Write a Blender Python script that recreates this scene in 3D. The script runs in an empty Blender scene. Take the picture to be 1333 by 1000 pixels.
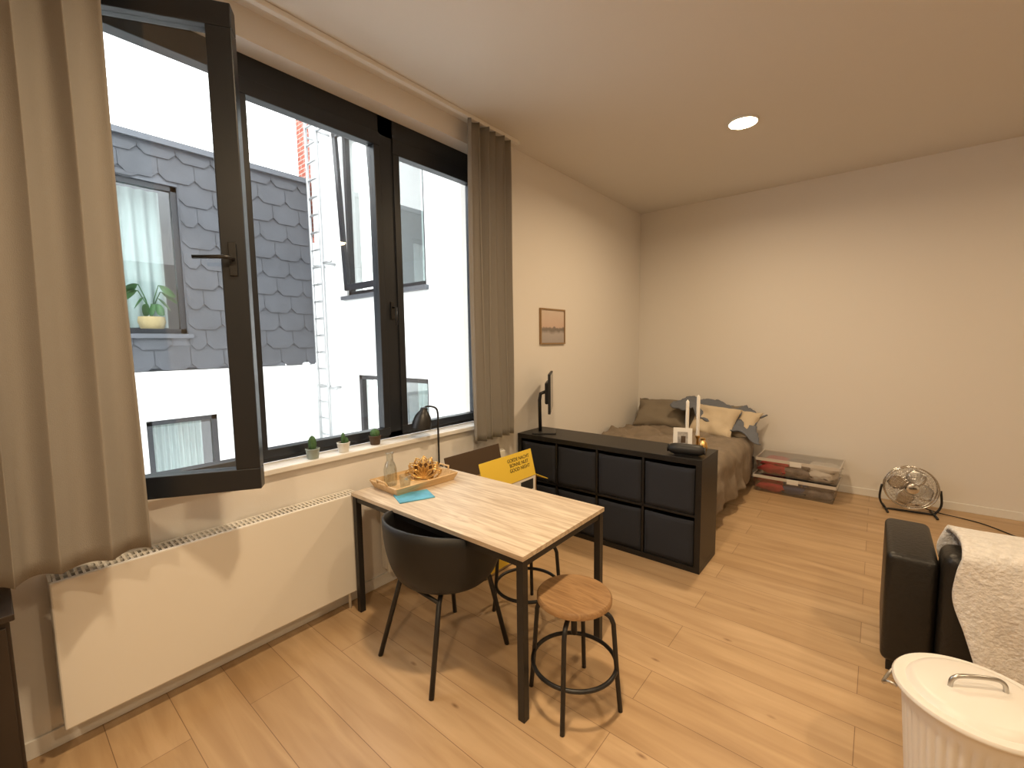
import bpy, bmesh, math, random
from math import sin, cos, pi, sqrt, radians, hypot
from mathutils import Vector, Matrix, noise, Euler
random.seed(7)
COL = bpy.context.scene.collection

# ------------------------------------------------------------ materials
def mat(name, col, rough=0.6, metal=0.0, bump=0.0, bscale=30.0, var=0.0, vscale=4.0, stretch=(1,1,1), spec=0.5, sheen=0.0, trans=0.0, emis=None, estr=0.0, coat=0.0):
    m = bpy.data.materials.new(name); m.use_nodes = True
    nt = m.node_tree; b = nt.nodes["Principled BSDF"]
    b.inputs["Base Color"].default_value = (*col, 1)
    b.inputs["Roughness"].default_value = rough
    b.inputs["Metallic"].default_value = metal
    b.inputs["Specular IOR Level"].default_value = spec
    b.inputs["Sheen Weight"].default_value = sheen
    b.inputs["Coat Weight"].default_value = coat
    if emis:
        b.inputs["Emission Color"].default_value = (*emis, 1); b.inputs["Emission Strength"].default_value = estr
    tc = nt.nodes.new("ShaderNodeTexCoord"); mp = nt.nodes.new("ShaderNodeMapping")
    mp.inputs["Scale"].default_value = stretch
    nt.links.new(tc.outputs["Object"], mp.inputs[0])
    if var > 0:
        n = nt.nodes.new("ShaderNodeTexNoise"); n.inputs["Scale"].default_value = vscale; n.inputs["Detail"].default_value = 6
        nt.links.new(mp.outputs[0], n.inputs["Vector"])
        r = nt.nodes.new("ShaderNodeValToRGB")
        r.color_ramp.elements[0].position = .3; r.color_ramp.elements[1].position = .7
        r.color_ramp.elements[0].color = (*[c*(1-var) for c in col], 1)
        r.color_ramp.elements[1].color = (*[min(1, c*(1+var)) for c in col], 1)
        nt.links.new(n.outputs[0], r.inputs[0]); nt.links.new(r.outputs[0], b.inputs["Base Color"])
    if bump > 0:
        n2 = nt.nodes.new("ShaderNodeTexNoise"); n2.inputs["Scale"].default_value = bscale; n2.inputs["Detail"].default_value = 4
        nt.links.new(mp.outputs[0], n2.inputs["Vector"])
        bp = nt.nodes.new("ShaderNodeBump"); bp.inputs["Strength"].default_value = bump; bp.inputs["Distance"].default_value = .01
        nt.links.new(n2.outputs[0], bp.inputs["Height"]); nt.links.new(bp.outputs[0], b.inputs["Normal"])
    if trans > 0:
        out = nt.nodes["Material Output"]
        t = nt.nodes.new("ShaderNodeBsdfTranslucent"); t.inputs[0].default_value = (*col, 1)
        mx = nt.nodes.new("ShaderNodeMixShader"); mx.inputs[0].default_value = trans
        nt.links.new(b.outputs[0], mx.inputs[1]); nt.links.new(t.outputs[0], mx.inputs[2]); nt.links.new(mx.outputs[0], out.inputs[0])
    return m

def clear_mat(name, tint=(1,1,1), gloss=.07, rough=.02):
    m = bpy.data.materials.new(name); m.use_nodes = True; nt = m.node_tree
    nt.nodes.remove(nt.nodes["Principled BSDF"]); out = nt.nodes["Material Output"]
    t = nt.nodes.new("ShaderNodeBsdfTransparent"); t.inputs[0].default_value = (*tint, 1)
    g = nt.nodes.new("ShaderNodeBsdfGlossy"); g.inputs["Roughness"].default_value = rough
    lw = nt.nodes.new("ShaderNodeLayerWeight"); lw.inputs[0].default_value = .25
    ad = nt.nodes.new("ShaderNodeMath"); ad.operation = 'MULTIPLY_ADD'; ad.inputs[1].default_value = .5; ad.inputs[2].default_value = gloss
    ad.use_clamp = True
    mx = nt.nodes.new("ShaderNodeMixShader")
    nt.links.new(lw.outputs["Facing"], ad.inputs[0])
    nt.links.new(ad.outputs[0], mx.inputs[0]); nt.links.new(t.outputs[0], mx.inputs[1]); nt.links.new(g.outputs[0], mx.inputs[2])
    nt.links.new(mx.outputs[0], out.inputs[0])
    return m

def plank_mat():
    m = bpy.data.materials.new("oak_floor"); m.use_nodes = True; nt = m.node_tree; b = nt.nodes["Principled BSDF"]
    geo = nt.nodes.new("ShaderNodeNewGeometry")
    br = nt.nodes.new("ShaderNodeTexBrick"); br.offset = .37; br.offset_frequency = 2
    br.inputs["Scale"].default_value = 1; br.inputs["Brick Width"].default_value = 2.1; br.inputs["Row Height"].default_value = .22
    br.inputs["Mortar Size"].default_value = .0016; br.inputs["Mortar Smooth"].default_value = .3; br.inputs["Bias"].default_value = 0
    br.inputs["Color1"].default_value = (.48,.325,.18,1); br.inputs["Color2"].default_value = (.56,.395,.235,1); br.inputs["Mortar"].default_value = (.24,.15,.08,1)
    nt.links.new(geo.outputs["Position"], br.inputs["Vector"])
    mp = nt.nodes.new("ShaderNodeMapping"); mp.inputs["Scale"].default_value = (1.0, 9, 1)
    nt.links.new(geo.outputs["Position"], mp.inputs[0])
    n = nt.nodes.new("ShaderNodeTexNoise"); n.inputs["Scale"].default_value = 1.5; n.inputs["Detail"].default_value = 8; n.inputs["Distortion"].default_value = .6
    nt.links.new(mp.outputs[0], n.inputs["Vector"])
    r = nt.nodes.new("ShaderNodeValToRGB"); r.color_ramp.elements[0].position = .3; r.color_ramp.elements[1].position = .7
    r.color_ramp.elements[0].color = (.80,.75,.70,1); r.color_ramp.elements[1].color = (1.08,1.08,1.08,1)
    nt.links.new(n.outputs[0], r.inputs[0])
    mx = nt.nodes.new("ShaderNodeMix"); mx.data_type = 'RGBA'; mx.blend_type = 'MULTIPLY'; mx.inputs[0].default_value = 1
    nt.links.new(br.outputs[0], mx.inputs[6]); nt.links.new(r.outputs[0], mx.inputs[7])
    mp2 = nt.nodes.new("ShaderNodeMapping"); mp2.inputs["Scale"].default_value = (1.3, 3.2, 1)
    nt.links.new(geo.outputs["Position"], mp2.inputs[0])
    v = nt.nodes.new("ShaderNodeTexVoronoi"); v.inputs["Scale"].default_value = 1.9
    nt.links.new(mp2.outputs[0], v.inputs["Vector"])
    r2 = nt.nodes.new("ShaderNodeValToRGB"); r2.color_ramp.elements[0].position = .012; r2.color_ramp.elements[1].position = .07
    r2.color_ramp.elements[0].color = (.35,.25,.18,1); r2.color_ramp.elements[1].color = (1,1,1,1)
    nt.links.new(v.outputs[0], r2.inputs[0])
    mx2 = nt.nodes.new("ShaderNodeMix"); mx2.data_type = 'RGBA'; mx2.blend_type = 'MULTIPLY'; mx2.inputs[0].default_value = .8
    nt.links.new(mx.outputs[2], mx2.inputs[6]); nt.links.new(r2.outputs[0], mx2.inputs[7])
    nt.links.new(mx2.outputs[2], b.inputs["Base Color"])
    b.inputs["Roughness"].default_value = .40
    bp = nt.nodes.new("ShaderNodeBump"); bp.inputs["Strength"].default_value = .25; bp.inputs["Distance"].default_value = .002; bp.invert = True
    nt.links.new(br.outputs["Fac"], bp.inputs["Height"]); nt.links.new(bp.outputs[0], b.inputs["Normal"])
    return m

def wood_mat(name, c1, c2, stretch=(1.5,18,18), scale=2.2, rough=.45):
    m = bpy.data.materials.new(name); m.use_nodes = True; nt = m.node_tree; b = nt.nodes["Principled BSDF"]
    geo = nt.nodes.new("ShaderNodeNewGeometry"); mp = nt.nodes.new("ShaderNodeMapping"); mp.inputs["Scale"].default_value = stretch
    nt.links.new(geo.outputs["Position"], mp.inputs[0])
    n = nt.nodes.new("ShaderNodeTexNoise"); n.inputs["Scale"].default_value = scale; n.inputs["Detail"].default_value = 8; n.inputs["Distortion"].default_value = 1.2
    nt.links.new(mp.outputs[0], n.inputs["Vector"])
    r = nt.nodes.new("ShaderNodeValToRGB"); r.color_ramp.elements[0].position = .34; r.color_ramp.elements[1].position = .62
    r.color_ramp.elements[0].color = (*c1,1); r.color_ramp.elements[1].color = (*c2,1)
    nt.links.new(n.outputs[0], r.inputs[0]); nt.links.new(r.outputs[0], b.inputs["Base Color"]); b.inputs["Roughness"].default_value = rough
    return m

M = {}
M['wall'] = mat("plaster_wall", (.79,.76,.72), .9, bump=.06, bscale=120)
M['ceil'] = mat("ceiling_paint", (.74,.715,.675), .95, bump=.03, bscale=90)
M['floor'] = plank_mat()
M['frame'] = mat("anthracite_aluminium", (.011,.014,.020), .38, bump=.02, bscale=300)
M['glass'] = clear_mat("window_glass", (.97,.985,.98), .03)
M['white'] = mat("white_lacquer", (.80,.79,.76), .45)
M['rad'] = mat("radiator_enamel", (.78,.755,.70), .4)
M['radg'] = mat("radiator_grille_dark", (.16,.15,.14), .6)
M['black'] = mat("black_metal", (.012,.012,.013), .4, bump=.03, bscale=400)
M['shell'] = mat("black_shell_plastic", (.010,.011,.013), .5)
M['shelf'] = mat("black_brown_shelf", (.007,.0065,.0065), .42, var=.2, vscale=20)
M['bin'] = mat("dark_fabric_bin", (.018,.021,.030), .9, bump=.25, bscale=500)
M['top'] = wood_mat("light_oak_top", (.47,.36,.25), (.68,.575,.44), (1.3,16,16))
M['stool'] = wood_mat("stool_wood", (.26,.145,.065), (.38,.225,.105), (3,22,20))
M['tray'] = wood_mat("tray_wood", (.55,.36,.17), (.70,.5,.27), (18,2,18))
M['curt'] = mat("linen_curtain", (.36,.335,.30), .95, bump=.3, bscale=400, trans=.22, stretch=(1,1,.6))
M['duvet'] = mat("taupe_duvet", (.23,.185,.14), .95, bump=.25, bscale=60, var=.12, vscale=9)
M['sheet'] = mat("bed_sheet", (.28,.24,.2), .95)
M['pilA'] = mat("taupe_pillow", (.22,.185,.14), .95, bump=.2, bscale=40)
M['pilB'] = mat("beige_pillow", (.62,.52,.38), .95, bump=.2, bscale=40)
M['denim'] = mat("grey_blue_cloth", (.15,.165,.20), .95, bump=.4, bscale=60)
M['sofa'] = mat("black_leather", (.009,.008,.007), .42, bump=.25, bscale=60)
M['throw'] = mat("fluffy_white_throw", (.74,.72,.70), 1, bump=1.0, bscale=70, var=.12, vscale=40, sheen=.4)
M['binw'] = mat("cream_enamel_bin", (.78,.76,.73), .38)
M['steel'] = mat("brushed_steel", (.55,.54,.52), .3, 1.0)
M['chrome'] = mat("chrome", (.7,.69,.67), .18, 1.0)
M['gold'] = mat("brass_gold", (.75,.5,.2), .3, 1.0)
M['yellow'] = mat("yellow_card", (.82,.58,.06), .7)
M['kraft'] = mat("kraft_card", (.42,.29,.16), .85, var=.1, vscale=8)
M['kdark'] = mat("dark_brown_card", (.08,.05,.03), .85)  # dark brown board: carton flap and contents, card print, one cactus pot
M['blue'] = mat("blue_card", (.10,.36,.52), .6, var=.25, vscale=12)
M['plastic'] = clear_mat("clear_plastic", (.95,.945,.94), .10, .15)
M['cglass'] = clear_mat("clear_glass", (.93,.95,.95), .12, .02)
M['wax'] = mat("white_candle_wax", (.85,.82,.76), .5)
M['cactus'] = mat("cactus_green", (.06,.14,.055), .8, bump=.5, bscale=80, var=.3, vscale=40)
M['pot'] = mat("pot_white", (.7,.69,.66), .5)
M['potg'] = mat("pot_grey", (.28,.33,.30), .6)
M['soil'] = mat("soil", (.05,.035,.02), 1)
M['leaf'] = mat("leaf_green", (.04,.12,.03), .5, var=.3, vscale=6)
M['basket'] = mat("basket", (.55,.42,.22), .9, bump=.6, bscale=60)
M['red'] = mat("red_textile", (.50,.04,.06), .9, bump=.4, bscale=30, var=.3, vscale=10)
M['navy'] = mat("navy_textile", (.04,.08,.22), .9, bump=.4, bscale=30)
M['wtext'] = mat("white_textile", (.75,.73,.70), .9, bump=.4, bscale=30)
M['gtext'] = mat("grey_textile", (.20,.18,.18), .9, bump=.4, bscale=30, var=.4, vscale=12)
M['darkwood'] = mat("dark_wood", (.030,.020,.014), .5, var=.3, vscale=10, stretch=(1,1,.2))
M['oframe'] = mat("oak_frame", (.30,.19,.09), .6)
M['slate'] = mat("slate_shingle", (.066,.072,.085), .6, bump=.4, bscale=12, var=.15, vscale=2.5)
M['render'] = mat("white_render_wall", (.88,.89,.89), .95, bump=.2, bscale=30, var=.04, vscale=1.2)
M['alu'] = mat("aluminium_ladder", (.45,.46,.47), .4, .6)
M['zinc'] = mat("zinc_trim", (.12,.13,.15), .5, .4)
M['teal'] = mat("pale_teal_curtain", (.45,.54,.54), .9, var=.12, vscale=2, stretch=(6,6,.3))
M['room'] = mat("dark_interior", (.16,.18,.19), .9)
M['lens'] = mat("lamp_diffuser", (1,.9,.75), .5, emis=(1,.82,.52), estr=40)
M['screen'] = mat("monitor_screen", (.01,.01,.012), .15)
M['text'] = mat("print_black", (.02,.02,.02), .8)
M['paper'] = mat("paper_white", (.82,.8,.76), .8)

# ------------------------------------------------------------ builders
def empty(name, loc=(0,0,0)):
    e = bpy.data.objects.new(name, None); e.location = loc; e.empty_display_size = .1; COL.objects.link(e); return e

def obj(name, verts, faces, m=None, parent=None, smooth=False, bevel=0, solid=0, sub=0, xf=None):
    me = bpy.data.meshes.new(name)
    if xf is not None: verts = [xf @ Vector(v) for v in verts]
    me.from_pydata([tuple(v) for v in verts], [], faces); me.update()
    bm = bmesh.new(); bm.from_mesh(me); bmesh.ops.recalc_face_normals(bm, faces=bm.faces); bm.to_mesh(me); bm.free()
    if smooth:
        for p in me.polygons: p.use_smooth = True
    o = bpy.data.objects.new(name, me); COL.objects.link(o)
    if m is not None: me.materials.append(M[m] if isinstance(m, str) else m)
    if parent is not None:
        o.parent = parent; o.matrix_parent_inverse = Matrix.Translation(-Vector(parent.location))
    if solid:
        s = o.modifiers.new("s", 'SOLIDIFY'); s.thickness = solid; s.offset = 0
    if bevel:
        b = o.modifiers.new("b", 'BEVEL'); b.width = bevel; b.segments = 2; b.limit_method = 'ANGLE'; b.angle_limit = radians(40)
    if sub:
        s = o.modifiers.new("u", 'SUBSURF'); s.levels = sub; s.render_levels = sub
    return o

def boxgeo(x0,x1,y0,y1,z0,z1):
    v = [(x0,y0,z0),(x1,y0,z0),(x1,y1,z0),(x0,y1,z0),(x0,y0,z1),(x1,y0,z1),(x1,y1,z1),(x0,y1,z1)]
    f = [(0,3,2,1),(4,5,6,7),(0,1,5,4),(1,2,6,5),(2,3,7,6),(3,0,4,7)]
    return v, f
def box(name, x0,x1,y0,y1,z0,z1, m, parent=None, bevel=0, xf=None):
    v, f = boxgeo(x0,x1,y0,y1,z0,z1); return obj(name, v, f, m, parent, bevel=bevel, xf=xf)
def boxes(name, lst, m, parent=None, bevel=0, xf=None):
    V=[];F=[]
    for b in lst:
        v,f = boxgeo(*b); n=len(V); V+=v; F+=[tuple(i+n for i in q) for q in f]
    return obj(name, V, F, m, parent, bevel=bevel, xf=xf)

def tubegeo(pts, r, seg=10, closed=False):
    pts=[Vector(p) for p in pts]; n=len(pts); V=[];F=[]
    prevn=None
    for i,p in enumerate(pts):
        if closed: t=(pts[(i+1)%n]-pts[i-1]).normalized()
        else: t=(pts[min(i+1,n-1)]-pts[max(i-1,0)]).normalized()
        if prevn is None:
            a=Vector((0,0,1)) if abs(t.z)<.9 else Vector((1,0,0)); nn=t.cross(a).normalized()
        else:
            nn=(prevn-t*prevn.dot(t)).normalized()
        prevn=nn; bb=t.cross(nn)
        rr=r[i] if isinstance(r,(list,tuple)) else r
        for k in range(seg):
            a=2*pi*k/seg; V.append(p+(nn*cos(a)+bb*sin(a))*rr)
    m=n if closed else n-1
    for i in range(m):
        j=(i+1)%n
        for k in range(seg):
            F.append((i*seg+k,i*seg+(k+1)%seg,j*seg+(k+1)%seg,j*seg+k))
    if not closed:
        F.append(tuple(range(seg))); F.append(tuple((n-1)*seg+k for k in range(seg)))
    return V,F
def tubes(name, lst, m, parent=None, seg=10, xf=None):
    V=[];F=[]
    for it in lst:
        v,f=tubegeo(it[0],it[1],seg,it[2] if len(it)>2 else False); n=len(V); V+=v; F+=[tuple(i+n for i in q) for q in f]
    return obj(name,V,F,m,parent,smooth=True,xf=xf)
def circ(c,r,n=40,axis='z'):
    out=[]
    for k in range(n):
        a=2*pi*k/n
        if axis=='z': out.append((c[0]+r*cos(a),c[1]+r*sin(a),c[2]))
        elif axis=='y': out.append((c[0]+r*cos(a),c[1],c[2]+r*sin(a)))
    return out
def smoothpath(pts,n=8):
    P=[Vector(p) for p in pts]; out=[]
    for i in range(len(P)-1):
        p0=P[max(i-1,0)];p1=P[i];p2=P[i+1];p3=P[min(i+2,len(P)-1)]
        for k in range(n):
            t=k/n
            out.append(.5*((2*p1)+(-p0+p2)*t+(2*p0-5*p1+4*p2-p3)*t*t+(-p0+3*p1-3*p2+p3)*t**3))
    out.append(P[-1]); return out
def lathe(name, c, prof, m, parent=None, seg=40, xf=None, solid=0, ribs=None):
    V=[];F=[]; n=len(prof)
    for (r,z) in prof:
        for k in range(seg):
            a=2*pi*k/seg; rr=r
            if ribs and ribs[0]<z<ribs[1]: rr=r-ribs[3]*(.5+.5*cos(ribs[2]*a))**3
            V.append((c[0]+rr*cos(a),c[1]+rr*sin(a),c[2]+z))
    for i in range(n-1):
        for k in range(seg):
            F.append((i*seg+k,i*seg+(k+1)%seg,(i+1)*seg+(k+1)%seg,(i+1)*seg+k))
    if not solid:
        if prof[0][0]>1e-5: F.append(tuple(range(seg)))
        if prof[-1][0]>1e-5: F.append(tuple((n-1)*seg+k for k in range(seg)))
    o=obj(name,V,F,m,parent,smooth=True,xf=xf,solid=solid)
    e=o.modifiers.new("e",'EDGE_SPLIT'); e.split_angle=radians(45)
    return o
def grid(name, nu, nv, fn, m, parent=None, solid=0, sub=0, closeu=False, xf=None):
    V=[fn(i/(nu-1) if not closeu else i/nu, j/(nv-1)) for j in range(nv) for i in range(nu)]
    F=[]
    for j in range(nv-1):
        for i in range(nu if closeu else nu-1):
            F.append((j*nu+i, j*nu+(i+1)%nu, (j+1)*nu+(i+1)%nu, (j+1)*nu+i))
    return obj(name,V,F,m,parent,smooth=True,solid=solid,sub=sub,xf=xf)
def cushion(name, size, m, parent, xf, n=20, wr=.012, seed=0):
    a,b,c=size[0]/2,size[1]/2,size[2]/2
    V=[];F=[]
    def pt(u,v,s):
        x=2*u-1;y=2*v-1
        e=max(0,(1-abs(x)**3.2))**.55*max(0,(1-abs(y)**3.2))**.55
        pin=1-.10*(1-abs(x)**2)*(abs(y)**4); pin2=1-.10*(1-abs(y)**2)*(abs(x)**4)
        w=noise.noise(Vector((x*2.2+seed,y*2.2,s)))*wr
        return Vector((a*x*pin2,b*y*pin,s*c*e+w))
    for s in (1,-1):
        base=len(V)
        for j in range(n):
            for i in range(n): V.append(pt(i/(n-1),j/(n-1),s))
        for j in range(n-1):
            for i in range(n-1): F.append((base+j*n+i,base+j*n+i+1,base+(j+1)*n+i+1,base+(j+1)*n+i))
    o=obj(name,V,F,m,parent,smooth=True,xf=xf)
    bm=bmesh.new();bm.from_mesh(o.data);bmesh.ops.remove_doubles(bm,verts=bm.verts,dist=.012);bmesh.ops.recalc_face_normals(bm,faces=bm.faces);bm.to_mesh(o.data);bm.free()
    for p in o.data.polygons: p.use_smooth=True
    return o
def T(loc, rz=0, rx=0, ry=0): return Matrix.Translation(loc) @ Euler((radians(rx),radians(ry),radians(rz)),'XYZ').to_matrix().to_4x4()

# ------------------------------------------------------------ room shell
XW=-2.49; YF=5.70; ZC=3.27; XR=3.6; YB=-2.6
WY0,WY1,WZ0,WZ1=-0.04,2.76,.95,3.12
box("floor", XW-.35,XR+.2,YB-.2,YF+.2,-.2,0,'floor')
box("ceiling", XW-.35,XR+.2,YB-.2,YF+.2,ZC,ZC+.25,'ceil')
boxes("wall_left", [(XW-.35,XW,YB-.2,WY0,0,ZC),(XW-.35,XW,WY1,YF+.2,0,ZC),(XW-.35,XW,WY0,WY1,0,WZ0-.03),(XW-.35,XW,WY0,WY1,WZ1,ZC)],'wall')
box("wall_far", XW,XR,YF,YF+.2,0,ZC,'wall')
box("wall_right", XR,XR+.2,YB-.2,YF+.2,0,ZC,'wall')
box("wall_back", XW,XR,YB-.2,YB,0,ZC,'wall')
box("baseboard_far", XW+.012,XR-.012,YF-.012,YF,0,.075,'white',bevel=.003)
box("baseboard_left", XW,XW+.012,YB+.012,YF,0,.075,'white',bevel=.003)
box("baseboard_right", XR-.012,XR,YB+.012,YF-.012,0,.075,'white',bevel=.003)
box("window_sill", XW-.13,XW+.035,WY0+.001,WY1-.001,WZ0-.03,WZ0,'white',bevel=.004)
box("curtain_rail", XW+.09,XW+.125,-1.2,3.0,ZC-.03,ZC-.001,'white',bevel=.004)

# ------------------------------------------------------------ window
XF=XW-.13   # inner face of the frame
win=empty("window_1",(XF,1.4,2))
fr=[(XF-.08,XF,WY0,WY1,WZ0,WZ0+.045),(XF-.08,XF,WY0,WY1,WZ1-.13,WZ1),
    (XF-.08,XF,WY0,WY0+.06,WZ0,WZ1),(XF-.08,XF,WY1-.06,WY1,WZ0,WZ1),
    (XF-.08,XF,.86,.96,WZ0,WZ1),(XF-.08,XF,1.80,1.92,WZ0,WZ1)]
boxes("fixed_frame",fr,'frame',win,bevel=.004)
def sash(y0,y1,z0,z1,w,x0,x1,name,parent,xf=None,gl=True,wt=None):
    wt=wt or w
    boxes(name,[(x0,x1,y0,y1,z0,z0+w),(x0,x1,y0,y1,z1-wt,z1),(x0,x1,y0,y0+w,z0+w,z1-wt),(x0,x1,y1-w,y1,z0+w,z1-wt)],'frame',parent,bevel=.004,xf=xf)
    if gl:
        xm=(x0+x1)/2
        box(name+"_glass",xm-.004,xm+.004,y0+w,y1-w,z0+w,z1-wt,'glass',parent,xf=xf)
sash(.95,1.81,WZ0+.025,WZ1-.12,.05,XF-.06,XF+.012,"middle_sash",win,gl=True,wt=.085)
sash(1.91,2.71,WZ0+.025,WZ1-.12,.05,XF-.06,XF+.012,"right_sash",win,gl=True,wt=.105)
hx,hy=XF+.02,.02
W=.90
ang=math.atan2(-2.13-hx, .77-hy)
xf=Matrix.Translation((hx,hy,0)) @ Matrix.Rotation(-ang,4,'Z')
sash(0,W,WZ0+.02,WZ1-.13,.095,-.035,.035,"open_sash",win,xf=xf)
box("handle_plate",.035,.045,W-.065,W-.035,1.90,2.04,'black',win,xf=xf,bevel=.003)
tubes("handle_lever",[([(.04,W-.05,1.97),(.085,W-.05,1.97),(.092,W-.07,1.97),(.092,W-.18,1.965)],.009)],'black',win,xf=xf)
for nm,yy in (("handle_middle",1.865),):
    box(nm,XF+.0,XF+.012,yy-.014,yy+.014,1.78,1.9,'black',win,bevel=.003)
    tubes(nm+"_lever",[([(XF+.005,yy,1.86),(XF+.05,yy,1.86),(XF+.05,yy,1.74)],.008)],'black',win)

# ------------------------------------------------------------ curtains
def curtain(name,y0,y1,x0,z0,z1,n,amp,seed):
    def fn(u,v):
        z=z0+(z1-z0)*v
        ph=2*pi*n*u+ 1.8*noise.noise(Vector((u*3+seed,v*.9,0)))
        a=amp*(.75+.7*noise.noise(Vector((u*4,seed,v*1.2))))*(1.0-.15*v)
        x=x0+a*sin(ph)+.2*a*sin(2*ph+1.3)
        y=y0+(y1-y0)*u+.018*cos(ph)+.010*noise.noise(Vector((u*5,v*2,seed+5)))*(1-v)
        zz=z if v>0.001 else z+.006*noise.noise(Vector((u*6,seed,3)))
        return (x,y,zz)
    return grid(name,n*22,40,fn,'curt',None,solid=.003)
curtain("curtain",-.62,.36,-2.172,.82,ZC-.035,8,.036,1.0)
curtain("curtain",2.385,2.86,-2.378,.835,ZC-.035,5,.045,4.0)

# ------------------------------------------------------------ radiators
def radiator(name,y0,y1,z0,z1,x0,x1):
    g=empty(name,((x0+x1)/2,(y0+y1)/2,z0))
    box("front_panel",x1-.02,x1,y0,y1,z0,z1,'rad',g,bevel=.006)
    box("back_panel",x0,x0+.015,y0+.01,y1-.01,z0+.02,z1-.01,'rad',g)
    boxes("side_covers",[(x0+.015,x1-.02,y0,y0+.01,z0+.02,z1),(x0+.015,x1-.02,y1-.01,y1,z0+.02,z1)],'rad',g)
    box("core",x0+.02,x1-.025,y0+.02,y1-.02,z0+.02,z1-.03,'radg',g)
    bars=[(x0,x0+.012,y0,y1,z1-.012,z1),(x0+.05,x0+.056,y0+.01,y1-.01,z1-.012,z1-.001)]
    y=y0+.012
    while y<y1-.015:
        bars.append((x0+.012,x1-.02,y,y+.009,z1-.012,z1-.002)); y+=.021
    boxes("top_grille",bars,'rad',g)
    boxes("wall_brackets",[(XW,x0,y0+.15,y0+.19,z0+.1,z1-.1),(XW,x0,y1-.19,y1-.15,z0+.1,z1-.1)],'rad',g)
    tubes("supply_pipe",[([((x0+x1)/2,y1-.06,z0+.03),((x0+x1)/2,y1-.06,0.0)],.009)],'rad',g)
    return g
radiator("radiator",.105,1.40,.12,.72,-2.475,-2.365)
radiator("radiator",1.60,2.78,.12,.71,-2.475,-2.385)

# ------------------------------------------------------------ dining table
tb=empty("dining_table",(-1.7,1.68,0))
TX0,TX1,TY0,TY1,TZ=-2.360,-1.07,1.345,2.04,.738
box("table_top",TX0,TX1,TY0,TY1,TZ-.022,TZ,'top',tb,bevel=.0015)
box("top_edging",TX0+.002,TX1-.002,TY0+.002,TY1-.002,TZ-.026,TZ-.0215,'black',tb)
L=.035
legs=[(x,x+L,y,y+L,0,TZ-.026) for x in (TX0+.005,TX1-L-.005) for y in (TY0+.005,TY1-L-.005)]
rails=[(TX0+.04,TX1-.04,TY0+.01,TY0+.03,TZ-.056,TZ-.026),(TX0+.04,TX1-.04,TY1-.03,TY1-.01,TZ-.056,TZ-.026),
       (TX0+.01,TX0+.03,TY0+.04,TY1-.04,TZ-.056,TZ-.026),(TX1-.03,TX1-.01,TY0+.04,TY1-.04,TZ-.056,TZ-.026)]
boxes("table_legs",legs+rails,'black',tb,bevel=.002)

# ------------------------------------------------------------ stools
def stool(cx,cy,H,rot):
    g=empty("stool",(cx,cy,0))
    lathe("seat",(cx,cy,0),[(0,H-.032),(.155,H-.032),(.165,H-.024),(.165,H-.008),(.158,H),(0,H)],'stool',g,seg=56)
    items=[(circ((cx,cy,.185),.185,56),.0095,True)]
    for k in range(4):
        a=rot+k*pi/2
        def p(r,z): return (cx+r*cos(a),cy+r*sin(a),z)
        items.append((smoothpath([p(.03,H-.055),p(.10,H-.058),p(.150,H-.07),p(.170,H-.10),p(.175,H-.14),p(.190,.16),p(.205,0.0)],4),.0105))
    items.append(([(cx,cy,H-.035),(cx,cy,H-.19)],.014))
    tubes("legs",items,'black',g,seg=12)
    lathe("plate",(cx,cy,0),[(0,H-.062),(.07,H-.062),(.07,H-.033),(0,H-.033)],'black',g)
stool(-.985,1.60,.50,radians(-72))
stool(-1.53,1.965,.50,radians(-60))

# ------------------------------------------------------------ chair
def chair(cx,cy,rz):
    g=empty("dining_chair",(cx,cy,0)); xf=T((cx,cy,0),rz)
    def sm(t): return t*t*(3-2*t)
    def fn(u,v):
        th=2*pi*u
        c=cos(th); s=sin(th)
        ab=abs(((th+pi)%(2*pi))-pi)
        if ab<radians(50): Hh=.755-.02*(ab/radians(50))**2
        elif ab<radians(125): Hh=.735-(.735-.60)*sm((ab-radians(50))/radians(75))
        else: Hh=.60-(.60-.435)*sm(min(1,(ab-radians(125))/radians(35)))
        rx=.235;ry=.215
        if v<.45:
            k=v/.45; return (rx*k*s, -ry*k*c+ .01, .425+.012*k*k)
        k=(v-.45)/.55
        out=sin(k*pi/2)
        ex=.060 if c>-.6 else .02
        return ((rx+ex*out)*s, -(ry+ (ex+.02)*out)*c+.01, .437+(Hh-.437)*(k**1.5 if Hh>.45 else k))
    grid("shell",64,18,fn,'shell',g,solid=.012,closeu=True,xf=xf)
    leg=[]
    for sx in (-1,1):
        leg.append(([(sx*.12,-.10,.415),(sx*.16,-.15,.39),(sx*.215,-.25,0)],.0125))
        leg.append(([(sx*.12,.13,.415),(sx*.16,.18,.39),(sx*.215,.25,0)],.0125))
    leg.append(([(-.16,-.15,.39),(.16,-.15,.39)],.010)); leg.append(([(-.16,.18,.39),(.16,.18,.39)],.010))
    leg.append(([(-.12,-.10,.415),(-.12,.13,.415)],.012)); leg.append(([(.12,-.10,.415),(.12,.13,.415)],.012))
    tubes("legs",leg,'black',g,seg=12,xf=xf)
chair(-1.685,1.45,-3)

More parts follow.
